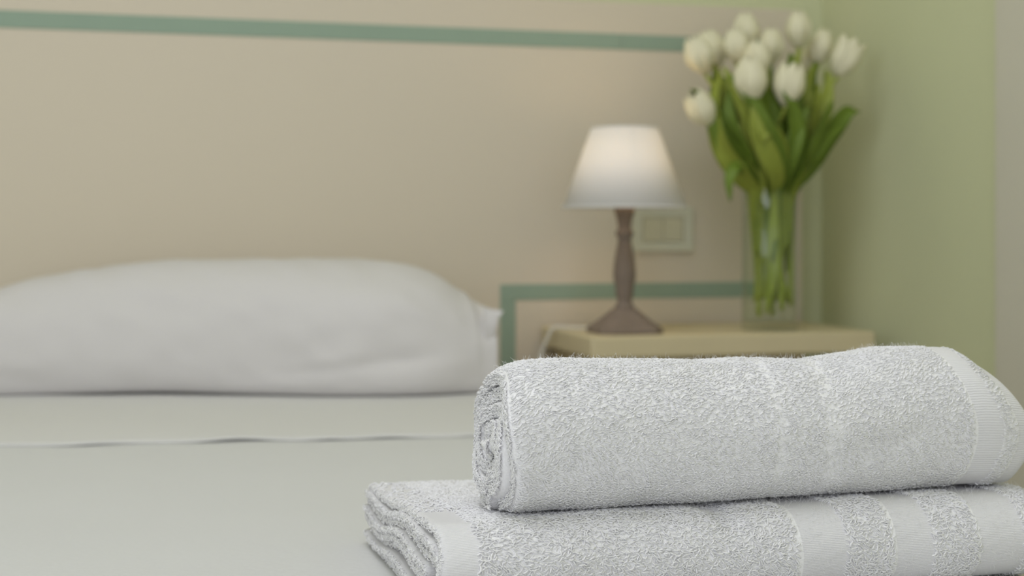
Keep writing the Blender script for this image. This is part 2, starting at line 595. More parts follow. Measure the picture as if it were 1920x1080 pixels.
# upright open hem of the case at the right end
n, m = 14, 24
u = np.linspace(0, 1, n)[:, None] * np.ones((1, m))
t = np.ones((n, 1)) * np.linspace(0, 1, m)[None, :]
hx_ = .390 + u * (0.016 + 0.012 * sstep(.90, 1.0, t) + 0.003 * np.sin(t * 9))
hy_ = -0.172 + u * 0.004 * np.sin(t * 11 + 1) + 0.004 * np.sin(t * 6)
hz_ = 0.004 + t * (0.128 - .005 * u)
F0 = np.stack([hx_, hy_ - .002, hz_], -1).reshape(-1, 3)
F1 = np.stack([hx_, hy_ + .002, hz_], -1).reshape(-1, 3)
Qf = grid_quads(n, m)
rim = np.concatenate([np.arange(m), m * np.arange(1, n) + m - 1, (n - 1) * m + np.arange(m - 2, -1, -1), m * np.arange(n - 2, 0, -1)])
r2 = np.roll(rim, -1)
link('case_hem', mesh_np('case_hem', np.vstack([F0, F1]), np.vstack([Qf[:, ::-1], Qf + n * m, np.stack([rim, r2, r2 + n * m, rim + n * m], -1)])), M['pillow'], pil)


# ------------------------------------------------------------------ towels
def loops_mesh(name, P, N, T, length, height, radius, seg=4, sides=3, droop=None):
    """many small yarn loops: arcs standing on a surface"""
    n = len(P)
    B = np.cross(N, T)
    B /= np.linalg.norm(B, axis=1)[:, None] + 1e-12
    k = np.linspace(0, 1, seg + 1)
    wig = RNG.normal(0, 0.22, (n, seg + 1))
    path = (P[:, None, :] + T[:, None, :] * ((k[None, :] - .5) * length[:, None])[..., None]
            + N[:, None, :] * ((np.sin(np.pi * k) ** 0.7)[None, :] * height[:, None] - 0.0007)[..., None]
            + B[:, None, :] * (wig * length[:, None] * 0.35)[..., None])
    if droop is not None:
        path += droop[:, None, :] * (np.sin(np.pi * k)[None, :] * height[:, None] * 0.55)[..., None]
    t = np.gradient(path, axis=1)
    t /= np.linalg.norm(t, axis=2)[..., None] + 1e-12
    e1 = np.cross(t, np.repeat(B[:, None, :], seg + 1, 1)); e1 /= np.linalg.norm(e1, axis=2)[..., None] + 1e-12
    e2 = np.cross(t, e1)
    a = np.linspace(0, 2 * np.pi, sides, endpoint=False) + 0.5
    rad = radius[:, None] * (0.75 + 0.25 * np.sin(np.pi * k))[None, :]
    Vv = path[:, :, None, :] + rad[:, :, None, None] * (np.cos(a)[None, None, :, None] * e1[:, :, None, :] + np.sin(a)[None, None, :, None] * e2[:, :, None, :])
    q = grid_quads(seg + 1, sides, wrap=True)
    Qq = (q[None] + (np.arange(n) * (seg + 1) * sides)[:, None, None]).reshape(-1, 4)
    return mesh_np(name, Vv.reshape(-1, 3), Qq)


def surf_frame(f, a, b, e=2e-4):
    p = f(a, b)
    da = (f(a + e, b) - f(a - e, b))
    db = (f(a, b + e) - f(a, b - e))
    da /= np.linalg.norm(da, axis=1)[:, None] + 1e-12
    N = np.cross(da, db)
    N /= np.linalg.norm(N, axis=1)[:, None] + 1e-12
    return p, N, da


def pile(name, parent, f, A, Bv, sign, mask_h, step, kind='loop', length=.0042, height=.0012, radius=.0006, twist=.36):
    """terry pile on the surface f(a, b)"""
    p, N, T = surf_frame(f, A, Bv)
    N = N * sign
    coh = vnoise(p, 60, 21) * 0.55
    ang = coh + RNG.normal(0, twist, len(p))
    B = np.cross(N, T)
    T2 = T * np.cos(ang)[:, None] + B * np.sin(ang)[:, None]
    sc = RNG.uniform(.75, 1.25, len(p))
    down = np.array([[0, 0, -1.0]]) - N * (-N[:, 2:3])
    me = loops_mesh(name, p, N, T2, length * sc, height * mask_h * RNG.uniform(.7, 1.35, len(p)), radius * RNG.uniform(.8, 1.2, len(p)), droop=down)
    o = link(name, me, M['terry'], parent)
    o['kind'] = 'stuff'
    return o


def fuzz(name, parent, f, A, Bv, sign, length=.0045):
    p, N, T = surf_frame(f, A, Bv)
    N = N * sign + RNG.normal(0, .55, p.shape)
    N /= np.linalg.norm(N, axis=1)[:, None]
    T2 = np.cross(N, RNG.normal(0, 1, p.shape)); T2 /= np.linalg.norm(T2, axis=1)[:, None]
    n = len(p)
    k = np.linspace(0, 1, 4)
    L = length * RNG.uniform(.35, 1.1, n)
    path = p[:, None, :] + N[:, None, :] * (k[None, :] * L[:, None])[..., None] + T2[:, None, :] * ((k ** 2)[None, :] * L[:, None] * .6)[..., None]
    t = np.gradient(path, axis=1); t /= np.linalg.norm(t, axis=2)[..., None]
    e1 = np.cross(t, T2[:, None, :] + 0.01); e1 /= np.linalg.norm(e1, axis=2)[..., None] + 1e-9
    e2 = np.cross(t, e1)
    a = np.linspace(0, 2 * np.pi, 3, endpoint=False)
    rad = (0.00011 * (1 - .5 * k))[None, :, None, None]
    Vv = path[:, :, None, :] + rad * (np.cos(a)[None, None, :, None] * e1[:, :, None, :] + np.sin(a)[None, None, :, None] * e2[:, :, None, :])
    q = grid_quads(4, 3, wrap=True)
    Qq = (q[None] + (np.arange(n) * 12)[:, None, None]).reshape(-1, 4)
    o = link(name, mesh_np(name, Vv.reshape(-1, 3), Qq), M['terry'], parent)
    o['kind'] = 'stuff'
    return o


def jitter_grid(a0, a1, b0, b1, step):
    na, nb = int((a1 - a0) / step), int((b1 - b0) / step)
    a, b = np.meshgrid(np.linspace(a0, a1, na), np.linspace(b0, b1, nb), indexing='ij')
    a = a.ravel() + RNG.uniform(-.5, .5, a.size) * step
    b = b.ravel() + RNG.uniform(-.5, .5, b.size) * step
    return np.clip(a, a0, a1), np.clip(b, b0, b1)


# ---- rolled towel: a long sheet wound into a spiral
ROLL_L, ROLL_R = 0.408, 0.0520
TURNS, PITCH, THK = 4.35, 0.0105, 0.0097
TH_END = 2 * np.pi * 4.0 + R(262)          # tail tucked underneath
TH_0 = TH_END - 2 * np.pi * TURNS


def roll_frame(phi, x, outer):
    """cross-section scale and centre height at axial position x (metres)"""
    h = np.interp(x, [-.01, .0, .02, .06, .15, .205, .24, .27, .30, .36, .385, .43],
                  [.1005, .1015, .1062, .1067, .1042, .1045, .1018, .1046, .1080, .1088, .1060, .101])
    return h / 2 - 0.0006


def roll_point(theta, off, u):
    """theta along the spiral, off across the sheet, u 0..1 along the axis"""
    phi = np.mod(theta, 2 * np.pi)
    rs = ROLL_R - THK / 2 + PITCH * (theta - TH_END) / (2 * np.pi)
    back = np.mod(TH_END - theta, 2 * np.pi)
    rl = ROLL_R - PITCH * back / (2 * np.pi)           # outer radius of the last turn at this angle
    outer = np.clip(1 - (TH_END - theta) / (2 * np.pi * 1.2), 0, 1)
    a0 = 0.0030 * np.sin(theta * 1.3 + .6) + 0.0012 * np.sin(theta * 3.1) + 0.007 * np.clip(np.sin(phi), 0, 1) ** 3 - 0.004 * (1 - outer)
    pull = 0.026 * np.clip(np.sin(phi - .25), 0, 1) ** 1.6 + 0.010 * np.clip(-np.sin(phi), 0, 1)
    x = a0 + (ROLL_L - a0) * u - pull * u ** 5
    rz = roll_frame(phi, x, outer)
    ry = ROLL_R * 1.01
    end = 0.20 * sstep(.88, 1.02, u) ** 1.6 * (0.45 + 0.55 * np.sin(phi)) + 0.05 * (1 - sstep(0, .03, u)) ** 2
    k = (rs + off) / rl * (1 - end)
    c, s = np.cos(phi), np.sin(phi)
    y = ry * k * c
    z = rz * k * s
    P = np.stack([x * 1.0, y, z], -1)
    lump = 0.0014 * vnoise(P, 22, 6) + 0.0010 * vnoise(P * np.array([.6, 1, 1]), 55, 7)
    dip = -0.0030 * np.exp(-((s * 0.048 + 0.012 - 0.10 * (x - .27)) / .012) ** 2) * np.exp(-((x - .28) / .07) ** 2) * (c < 0)
    k2 = 1 + (lump + dip) / ROLL_R
    y, z = y * k2, z * k2
    zc = rz
    z = zc + np.where(z < -0.88 * zc, -0.88 * zc + 0.35 * (z + 0.88 * zc), z) + 0.0
    return np.stack([x, y, z - 0.0], -1)


def roll_outer(u, phi_back):
    """outer face: phi_back = angle counted back from the tail"""
    return roll_point(TH_END - phi_back, np.full_like(u, THK / 2), u)


def make_roll():
    nt, nu = 270, 150
    th = np.linspace(TH_0, TH_END, nt)
    us = np.concatenate([[0, .0025, .006, .012], np.linspace(.02, .98, nu - 8), [.988, .994, .9975, 1]])
    off_o = np.full(nt, THK / 2); off_i = np.full(nt, -THK / 2)
    th_all = np.concatenate([th, [TH_END + .05], th[::-1], [TH_0 - .12]])
    off = np.concatenate([off_o, [0], off_i, [0]])
    U, TT = np.meshgrid(us, th_all, indexing='ij')
    e = np.minimum(U, 1 - U)
    rnd = np.sqrt(np.clip(1 - (1 - np.clip(e / .012, 0, 1)) ** 2, 0.02, 1))
    O = np.repeat(off[None, :], len(us), 0) * rnd
    V = roll_point(TT, O, U)
    nv = len(th_all)
    Q = grid_quads(len(us), nv, wrap=True)
    n = len(us) * nv
    # end faces between the outer and inner line of the sheet
    i = np.arange(nt - 1)
    inner = 2 * nt - i
    capL = np.stack([i, inner, inner - 1, i + 1], -1)
    capR = capL[:, ::-1] + (len(us) - 1) * nv
    Qa = np.vstack([Q, capL, capR])
    s = np.concatenate([np.linspace(0, 1, nt), [1], np.linspace(1, 0, nt), [0]]) * TURNS * 2 * np.pi * .035
    uv = np.stack([U * ROLL_L, np.repeat(s[None, :], len(us), 0)], -1).reshape(-1, 2)
    uq = us[np.minimum(Q[:, 0] // nv, len(us) - 1)]
    mid = np.zeros(len(Qa), int)
    mid[:len(Q)] = is_band(uq) > 0.5
    return V.reshape(-1, 3), Qa, uv, mid


BANDS = [(.866, .924), (.956, 1.01)]            # flat woven bands near the right end
THIN = [(.470, .488), (.566, .598)]             # slimmer stripes with sparse pile


def is_band(u):
    r = np.zeros_like(u)
    for a, b in BANDS:
        r = np.maximum(r, ((u > a) & (u < b)).astype(float))
    return r


TOWEL_TOP = 0.0595
roll = empty('rolled_towel', (0.249, 0.951, BZ - 0.0008 + TOWEL_TOP), R(2.0))
tag(roll, 'rolled white terry towel lying on top of the folded towel', 'towel')
V, Q, uv, mid = make_roll()
ro = link('rolled_cloth', mesh_np('rolled_cloth', V, Q[:, ::-1], uv, mid), [M['terry_base'], M['weave']], roll)

CIRC = ROLL_R
step = 0.0021
a, b = jitter_grid(0.004, ROLL_L, 0.0, R(300) * ROLL_R, step)
u = a / ROLL_L
thin = np.zeros_like(u)
for q0, q1 in THIN:
    thin = np.maximum(thin, ((u > q0) & (u < q1)).astype(float))
keep = (is_band(u) < .5) & (RNG.uniform(size=u.size) > thin * .22)
u, b, thin = u[keep], b[keep], thin[keep]


def roll_f(a, b):
    return roll_outer(a / ROLL_L, b / ROLL_R)


rib = (u > .924) & (u < .956)
pile('terry_pile', roll, roll_f, u[~rib] * ROLL_L, b[~rib], 1.0, 1 - .22 * thin[~rib], step)
pile('ribbed_pile', roll, roll_f, u[rib] * ROLL_L, b[rib], 1.0, np.ones(rib.sum()), step, length=.0045, radius=.0005, twist=.18)
nf = 5200
fuzz('terry_fuzz', roll, roll_f, RNG.uniform(.004, .86 * ROLL_L, nf), RNG.uniform(0, R(290) * ROLL_R, nf), 1.0)

# fluffy pile along the wound edges at the left end
th = RNG.uniform(TH_0 + .3, TH_END, 5200)
offs = RNG.uniform(-.5, .5, th.size) * THK * 0.9
edge = roll_point(th, offs, np.zeros_like(th))
Nn = np.repeat(np.array([[-1.0, 0, 0]]), th.size, 0) + RNG.normal(0, .35, (th.size, 3))
Nn /= np.linalg.norm(Nn, axis=1)[:, None]
Tt = np.stack([0 * th, -np.sin(th), np.cos(th)], -1) + RNG.normal(0, .3, (th.size, 3))
Tt /= np.linalg.norm(Tt, axis=1)[:, None]
me = loops_mesh('edge_pile', edge, Nn, Tt, .0036 * RNG.uniform(.7, 1.2, th.size), .0013 * RNG.uniform(.6, 1.5, th.size), .0005 * RNG.uniform(.8, 1.2, th.size))
o = link('edge_pile', me, M['terry'], roll)
o['kind'] = 'stuff'

# ---- folded towel: nested layers, fold towards the camera
FT_L, FT_D = 0.462, 0.262
NL = 8                                           # sheets lying on each other


def ft_thick(y):
    return np.interp(y, [0, .03, .08, .14, .262], [.056, TOWEL_TOP + .001, TOWEL_TOP, .055, .046])


def ft_path(k, s):
    """centre line of the nested fold k; s 0..1 from bottom back round the front to top back -> y, f(0..1 of thickness)"""
    f0 = (k + .5) / NL
    half = .5 - f0
    y0 = 0.0037 + k * 0.0078 + (0.012 if k == 3 else 0)
    rr = 0.030 - k * .007
    la = FT_D - y0 - rr
    ar = np.pi / 2 * (rr + half * .0595)
    tot = 2 * la + ar
    d = s * tot
    y = np.empty_like(d); f = np.empty_like(d)
    m1 = d < la
    m3 = d > la + ar
    m2 = ~m1 & ~m3
    y[m1] = FT_D - d[m1]; f[m1] = f0
    y[m3] = y0 + rr + (d[m3] - la - ar); f[m3] = 1 - f0
    al = (d[m2] - la) / ar * np.pi
    y[m2] = y0 + rr - rr * np.abs(np.sin(al)) ** .85
    f[m2] = .5 - half * np.cos(al)
    return y, f, tot


def ft_point(k, s, off, x):
    """k fold index; s along the sheet; off across it; x along the towel"""
    shp = np.broadcast(s, off, x).shape
    s, off, x = [np.broadcast_to(q, shp).astype(float) for q in (s, off, x)]
    e = 2e-3
    y, f, tot = ft_path(k, s.ravel())
    y1, f1, _ = ft_path(k, np.clip(s.ravel() - e, 0, 1))
    y2, f2, _ = ft_path(k, np.clip(s.ravel() + e, 0, 1))
    z, z1, z2 = f * ft_thick(y), f1 * ft_thick(y1), f2 * ft_thick(y2)
    ny, nz = (z2 - z1), -(y2 - y1)
    L = np.hypot(ny, nz) + 1e-12
    o = off.ravel() * ft_thick(y) / .0595
    xr = x.ravel()
    Y = y - ny / L * o * -1.0 * -1.0
    Z = z - nz / L * o * 1.0
    near = np.exp(-np.clip(xr, 0, 1) / .07)
    P = np.stack([xr, Y, Z], -1)
    inn = np.clip(np.minimum(f, 1 - f) * 6, 0, 1) if k == 0 else 1.0
    wav = near * 0.0042 * np.sin(Y * 42 + 1.1 + f * 2.5) * inn * np.sin(np.pi * np.clip(f, 0, 1))
    lump = 0.0016 * vnoise(np.stack([xr, Y, 0 * Y + f * .3], -1), 24, 9)
    top = sstep(.55, .95, f)
    frontk = np.clip(1 - Y / .05, 0, 1)
    lump_f = 0.0030 * vnoise(np.stack([xr * 1.2, 0 * Y, Z], -1), 20, 10)
    # slight hollow where the roll presses, a dip in the middle of the front edge
    sag = -0.0008 * np.exp(-((Y - .066) / .03) ** 2) * sstep(.03, .08, xr) * top
    notch = -0.0045 * np.exp(-((xr - .205) / .012) ** 2) * np.exp(-((Y - .025) / .03) ** 2) * top
    Z = Z + wav + lump * top + sag + notch
    Y = Y + lump_f * frontk * np.sin(np.pi * np.clip(f, 0, 1))
    Xo = xr + (0.002 * np.sin(f * 9 + k * 2.0) + 0.010 * (1 - sstep(.0, .26, Y)) * 0 - 0.002 * (k > 0) * np.sin(k * 2.2) ) * np.exp(-xr / .03)
    Z = np.maximum(Z, 0.0006)
    return np.stack([Xo, Y, Z], -1).reshape(shp + (3,))


FT_BANDS = [(.0, .026), (.252, .290), (.327, .358), (.395, .432)]


def ft_band(x):
    r = np.zeros_like(x)
    for a, b in FT_BANDS:
        r = np.maximum(r, ((x > a) & (x < b)).astype(float))
    return r


ft = empty('folded_towel', (0.197, 0.884, BZ + 0.0015), R(0.8))
tag(ft, 'thick folded white terry towel lying on the bed cover', 'towel')
Vs, Qs, UVs, MI = [], [], [], []
base = 0
for k in range(4):
    ns, nx = 110, 130
    ss = np.linspace(0, 1, ns)
    xs = np.concatenate([[0, .0008, .002, .004], np.linspace(.007, FT_L - .007, nx - 8), [FT_L - .004, FT_L - .002, FT_L - .0008, FT_L]])
    th_ = .0072 if k == 0 else .0066
    s_all = np.concatenate([ss, [1.0], ss[::-1], [0.0]])
    off = np.concatenate([np.full(ns, th_ / 2), [0], np.full(ns, -th_ / 2), [0]])
    Xg, Sg = np.meshgrid(xs, s_all, indexing='ij')
    e = np.minimum(Xg, FT_L - Xg)
    rnd = np.sqrt(np.clip(1 - (1 - np.clip(e / .004, 0, 1)) ** 2, .05, 1))
    Og = off[None, :] * rnd
    Vk = ft_point(k, Sg, Og, Xg)
    nv = len(s_all)
    Qk = grid_quads(len(xs), nv, wrap=True)
    i = np.arange(ns - 1)
    inner = 2 * ns - i
    capL = np.stack([i, inner, inner - 1, i + 1], -1)
    capR = capL[:, ::-1] + (len(xs) - 1) * nv
    Qa = np.vstack([Qk, capL, capR])
    mid = np.zeros(len(Qa), int)
    mid[:len(Qk)] = ft_band(xs[np.minimum(Qk[:, 0] // nv, len(xs) - 1)]) > .5
    Vs.append(Vk.reshape(-1, 3)); Qs.append(Qa + base); MI.append(mid)
    UVs.append(np.stack([Xg, np.repeat((s_all * .6)[None, :], len(xs), 0)], -1).reshape(-1, 2))
    base += len(Vs[-1])
link('folded_cloth', mesh_np('folded_cloth', np.vstack(Vs), np.vstack(Qs)[:, ::-1], np.vstack(UVs), np.concatenate(MI)), [M['terry_base'], M['weave']], ft)
FT_TOT = float(ft_path(0, np.array([0.5]))[2])


def ft_f(a, b):
    return ft_point(0, b / FT_TOT, np.full_like(b, .0036), a)


a, b = jitter_grid(0.003, FT_L - .003, FT_TOT * .40, FT_TOT * .995, .0021)
yy = ft_path(0, b / FT_TOT)[0]
hid = (yy > .10) & (a > .10)
keep = (ft_band(a) * (b / FT_TOT < .66) < .5) & ((~hid) | (RNG.uniform(size=a.size) < .35))
keep &= ~((ft_band(a) > .5) & (RNG.uniform(size=a.size) < .8))
a, b = a[keep], b[keep]
pile('terry_pile', ft, ft_f, a, b, 1.0, np.ones(a.size), .0019, length=.0052, height=.0015, radius=.0006, twist=.6)
nf = 4200
fuzz('terry_fuzz', ft, ft_f, RNG.uniform(.03, FT_L, nf), RNG.uniform(FT_TOT * .4, FT_TOT * .75, nf), 1.0, .005)
# fluffy pile on the layer edges at the left end
Ps = []
for k, cnt in ((0, 1000), (1, 900), (2, 800), (3, 700)):
    s = RNG.uniform(0, 1, cnt)
    Ps.append(ft_point(k, s, RNG.uniform(-.5, .5, cnt) * .0058, np.zeros(cnt)))
edge = np.vstack(Ps)
Nn = np.repeat(np.array([[-1.0, 0, 0]]), len(edge), 0) + RNG.normal(0, .4, edge.shape)
Nn /= np.linalg.norm(Nn, axis=1)[:, None]
Tt = np.repeat(np.array([[0, 1.0, 0]]), len(edge), 0) + RNG.normal(0, .5, edge.shape)
Tt /= np.linalg.norm(Tt, axis=1)[:, None]
o = link('edge_pile', loops_mesh('edge_pile', edge, Nn, Tt, .0032 * RNG.uniform(.7, 1.2, len(edge)), .0010 * RNG.uniform(.6, 1.5, len(edge)), .00045 * RNG.uniform(.8, 1.2, len(edge))), M['terry'], ft)
o['kind'] = 'stuff'

# ------------------------------------------------------------------ nightstand
TZ = 0.628
ns_ = empty('nightstand', (0.97, 2.36, 0))
tag(ns_, 'cream wooden nightstand with a thick overhanging top beside the bed', 'nightstand')
prism_obj('table_top', [(-.222, .155), (-.222, -.137), (.300, -.137), (.300, .155)], TZ - .036, TZ, M['tablewood'], ns_, 0.004)
box_obj('body', (-.195, -.09, .10), (.19, .155, TZ - .0365), M['tablewood'], ns_, 0.003)
for z0, z1 in ((.365, .578), (.13, .355)):
    dr = box_obj('drawer', (-.182, -.104, z0), (.175, -.0905, z1), M['tablewood'], ns_, 0.003)
    kn = lathe('knob', [(0, 0), (.008, 0), (.007, .012), (.014, .02), (.014, .026), (.008, .03), (0, .031)], M['lampwood'], dr, 20, (-.02, -.104, (z0 + z1) / 2))
    kn.rotation_euler = (R(90), 0, 0)
for x in (-.185, .15):
    for y in (-.08, .12):
        box_obj('leg', (x, y, 0), (x + .03, y + .03, .10), M['tablewood'], ns_, 0.002)

# ------------------------------------------------------------------ table lamp
lamp = empty('table_lamp', (0.838, 2.312, TZ))
tag(lamp, 'small table lamp with white conical shade and turned wooden base', 'lamp')
# chamfered square foot
bm = bmesh.new()
rings = [(.0575, .0), (.0575, .007), (.054, .011), (.040, .022), (.027, .034), (.018, .042)]
prev = None
for hw_, z in rings:
    cc = hw_ * (.62 if z < .02 else .55)
    pts = [(-cc, -hw_), (cc, -hw_), (hw_, -cc), (hw_, cc), (cc, hw_), (-cc, hw_), (-hw_, cc), (-hw_, -cc)]
    cur = [bm.verts.new((x, y, z)) for x, y in pts]
    if prev is None:
        bm.faces.new(cur[::-1])
    else:
        for i in range(8):
            bm.faces.new((prev[i], prev[(i + 1) % 8], cur[(i + 1) % 8], cur[i]))
    prev = cur
bm.faces.new(prev)
link('foot', bm_mesh('foot', bm), M['lampwood'], lamp, smooth=False)
lathe('column', [(0, .040), (.0175, .040), (.0165, .046), (.0125, .052), (.0125, .058), (.0155, .066), (.0155, .076), (.0165, .082), (.0185, .090), (.0195, .100), (.0185, .116),
                 (.0160, .134), (.0130, .150), (.0115, .158), (.0115, .163), (.0155, .168), (.0155, .174), (.0115, .178), (.0118, .186), (.0145, .199), (.0172, .206), (.0172, .216), (0, .216)], M['lampwood'], lamp)
lathe('socket', [(0, .216), (.014, .216), (.014, .252), (.011, .256), (0, .256)], M['cord'], lamp, 24)
bulb_m = mat('warm_bulb', rgb(255, 214, 150), 0.4, 0.3)
bb = bulb_m.node_tree.nodes['Principled BSDF']
bb.inputs['Emission Color'].default_value = (1.0, 0.66, 0.34, 1)
bb.inputs['Emission Strength'].default_value = 6.0
lathe('bulb', [(0, .2565), (.010, .2565), (.0125, .266), (.017, .280), (.0175, .292), (.014, .304), (.007, .311), (0, .313)], bulb_m, lamp, 28)
S0, S1, RB, RT = 0.214, 0.353, 0.1070, 0.0575
prof = [(RB, S0), (RT, S1), (RT - .0012, S1), (RB - .0012, S0)]
sh = lathe('lamp_shade', prof, M['shade'], lamp, 72, closed=True)
for r_, z_ in ((RB, S0 + .002), (RT, S1 - .002)):
    a_ = np.linspace(0, 2 * np.pi, 72, endpoint=False)
    lathe('shade_ring', [(r_ + .0006 + .0016 * math.cos(q), z_ + .0018 * math.sin(q)) for q in np.linspace(0, 2 * np.pi, 9)[:-1]], M['shade'], sh, 72, closed=True)
for k in range(3):
    q = k * 2.094 + .4
    tv, tq = tube_np([(RB * .985 * math.cos(q) * .58, RB * .985 * math.sin(q) * .58, S1 - .01), (.012 * math.cos(q), .012 * math.sin(q), .245)], .0012, 6)
    link('shade_strut', mesh_np('shade_strut', tv, tq), M['metal'], sh)
cp = bez([(-.02, .045, .0045), (-.05, .075, .0035), (-.080, .098, .0038), (-.096, .104, .003), (-.106, .108, -.015), (-.122, .112, -.06), (-.140, .13, -.14), (-.145, .17, -.23), (-.145, .195, -.30)], 48)
tv, tq = tube_np(cp, .003, 8)
link('cord', mesh_np('cord', tv, tq), M['cord'], lamp)
pl = bpy.data.lights.new('bulb_light', 'POINT')
pl.energy = 0.20
pl.color = (1.0, 0.70, 0.40)
pl.shadow_soft_size = 0.02
plo = bpy.data.objects.new('bulb_light', pl)
COL.objects.link(plo)
plo.parent = lamp
plo.location = (0, 0, .332)

# ------------------------------------------------------------------ wall switch
sw = empty('wall_switch', (0.990, PANEL_Y, 0.8065))
tag(sw, 'ivory double switch plate on the headboard behind the lamp', 'switch')
bm = bmesh.new()
ow, oh, iw, ih = .061, .0415, .042, .0245
for lo, hi in (((-ow, -.009, -oh), (-iw, -.0002, oh)), ((iw, -.009, -oh), (ow, -.0002, oh)), ((-iw, -.009, ih), (iw, -.0002, oh)), ((-iw, -.009, -oh), (iw, -.0002, -ih))):
    box(bm, lo, hi)
bmesh.ops.remove_doubles(bm, verts=bm.verts, dist=1e-5)
link('switch_frame', bm_mesh('switch_frame', bm), M['plate'], sw, smooth=False)
box_obj('back_plate', (-iw, -.004, -ih), (iw, -.0002, ih), M['plate'], sw)
for x0, x1 in ((-.0405, -.0005), (.0005, .0405)):
    box_obj('rocker', (x0, -.0085, -.0232), (x1, -.0041, .0232), M['rocker'], sw, .0012)

# ------------------------------------------------------------------ vase, water, tulips
VX, VY = 1.109, 2.308
VR, VH = 0.0490, 0.272
vase = lathe('glass_vase', [(0, 0), (VR - .003, 0), (VR, .003), (VR, VH - .001), (VR - .0015, VH), (VR - .003, VH - .001), (VR - .003, .017), (VR - .006, .0145), (0, .0145)], M['glass'], None, 64, (VX, VY, TZ + .0006))
tag(vase, 'tall clear glass cylinder vase holding white tulips on the nightstand', 'vase')
wat = lathe('vase_water', [(0, .0140), (VR - .0062, .0140), (VR - .0027, .0172), (VR - .0027, .205), (0, .205)], M['water'], None, 64, (VX, VY, TZ + .0006))
tag(wat, 'clear water standing inside the tulip vase', 'water')


def petal_mesh(name, Rp, Hp, wid, flare, tipw=.12):
    nu_, nv_ = 9, 11
    V = []
    for i in range(nv_):
        v = i / (nv_ - 1)
        r = Rp * (math.sin(min(1, v * 1.9 + .05) * math.pi / 2) ** .7) * (1 - .62 * (max(0, v - .4) / .6) ** 2.0 * (1 - flare) + flare * .3 * max(0, v - .55))
        z = Hp * (v ** 0.92)
        half = wid * (math.sin(math.pi * (v * .55 + .22)) ** .6) * math.sqrt(max(0, 1 - (max(0, v - .62) / .40) ** 2)) + .03
        for j in range(nu_):
            a = (j / (nu_ - 1) * 2 - 1)
            ang = a * half
            rr = r * (1 - .06 * a * a)
            V.append((rr * math.sin(ang), -rr * math.cos(ang), z - Hp * .03 * abs(a) ** 2 + .0008 * math.sin(7 * a + 5 * v)))
    V = np.array(V)
    N = V.copy(); N[:, 2] = 0; N /= np.linalg.norm(N, axis=1)[:, None] + 1e-9
    lo = V - N * .0009
    n_ = len(V)
    Q = grid_quads(nv_, nu_)
    rim = np.concatenate([np.arange(nu_), nu_ * np.arange(1, nv_) + nu_ - 1, (nv_ - 1) * nu_ + np.arange(nu_ - 2, -1, -1), nu_ * np.arange(nv_ - 2, 0, -1)])
    r2 = np.roll(rim, -1)
    Qf = np.vstack([Q, Q[:, ::-1] + n_, np.stack([r2, rim, rim + n_, r2 + n_], -1)])
    me = mesh_np(name, np.vstack([V, lo]), Qf)
    me.materials.append(M['petal'])
    me.polygons.foreach_set('use_smooth', np.ones(len(me.polygons), dtype=bool))
    return me


PETALS = {}


def petals(kind):
    if kind not in PETALS:
        fl = {'closed': 0.0, 'half': .35, 'open': .8}[kind]
        PETALS[kind] = (petal_mesh('petal', .0232, .060, .80, fl), petal_mesh('petal', .0212, .0615, .85, fl * .6))
    return PETALS[kind]


def leaf_np(pts, width, cup=.28, twist=0.0, face=(0, -1, 0.2)):
    c = bez(pts, 22)
    n_ = len(c)
    t = np.gradient(c, axis=0); t /= np.linalg.norm(t, axis=1)[:, None]
    face = np.array(face, dtype=float)
    side = np.cross(t, face); side /= np.linalg.norm(side, axis=1)[:, None] + 1e-9
    nor = np.cross(side, t)
    v = np.linspace(0, 1, n_)
    tw = twist * v
    s2 = side * np.cos(tw)[:, None] + nor * np.sin(tw)[:, None]
    n2 = -side * np.sin(tw)[:, None] + nor * np.cos(tw)[:, None]
    w = width * (np.sin(np.pi * np.clip(v * .93 + .06, 0, 1)) ** .8) * (1 - .35 * v) + .0008
    m_ = 7
    a = np.linspace(-1, 1, m_)
    V = c[:, None, :] + s2[:, None, :] * (a[None, :] * w[:, None])[..., None] + n2[:, None, :] * ((a[None, :] ** 2) * w[:, None] * cup + .0015 * np.sin(v * 14)[:, None] * a[None, :])[..., None]
    lo = V - n2[:, None, :] * .0009
    k = n_ * m_
    Q = grid_quads(n_, m_)
    rim = np.concatenate([np.arange(m_), m_ * np.arange(1, n_) + m_ - 1, (n_ - 1) * m_ + np.arange(m_ - 2, -1, -1), m_ * np.arange(n_ - 2, 0, -1)])
    r2 = np.roll(rim, -1)
    return np.vstack([V.reshape(-1, 3), lo.reshape(-1, 3)]), np.vstack([Q, Q[:, ::-1] + k, np.stack([r2, rim, rim + k, r2 + k], -1)])


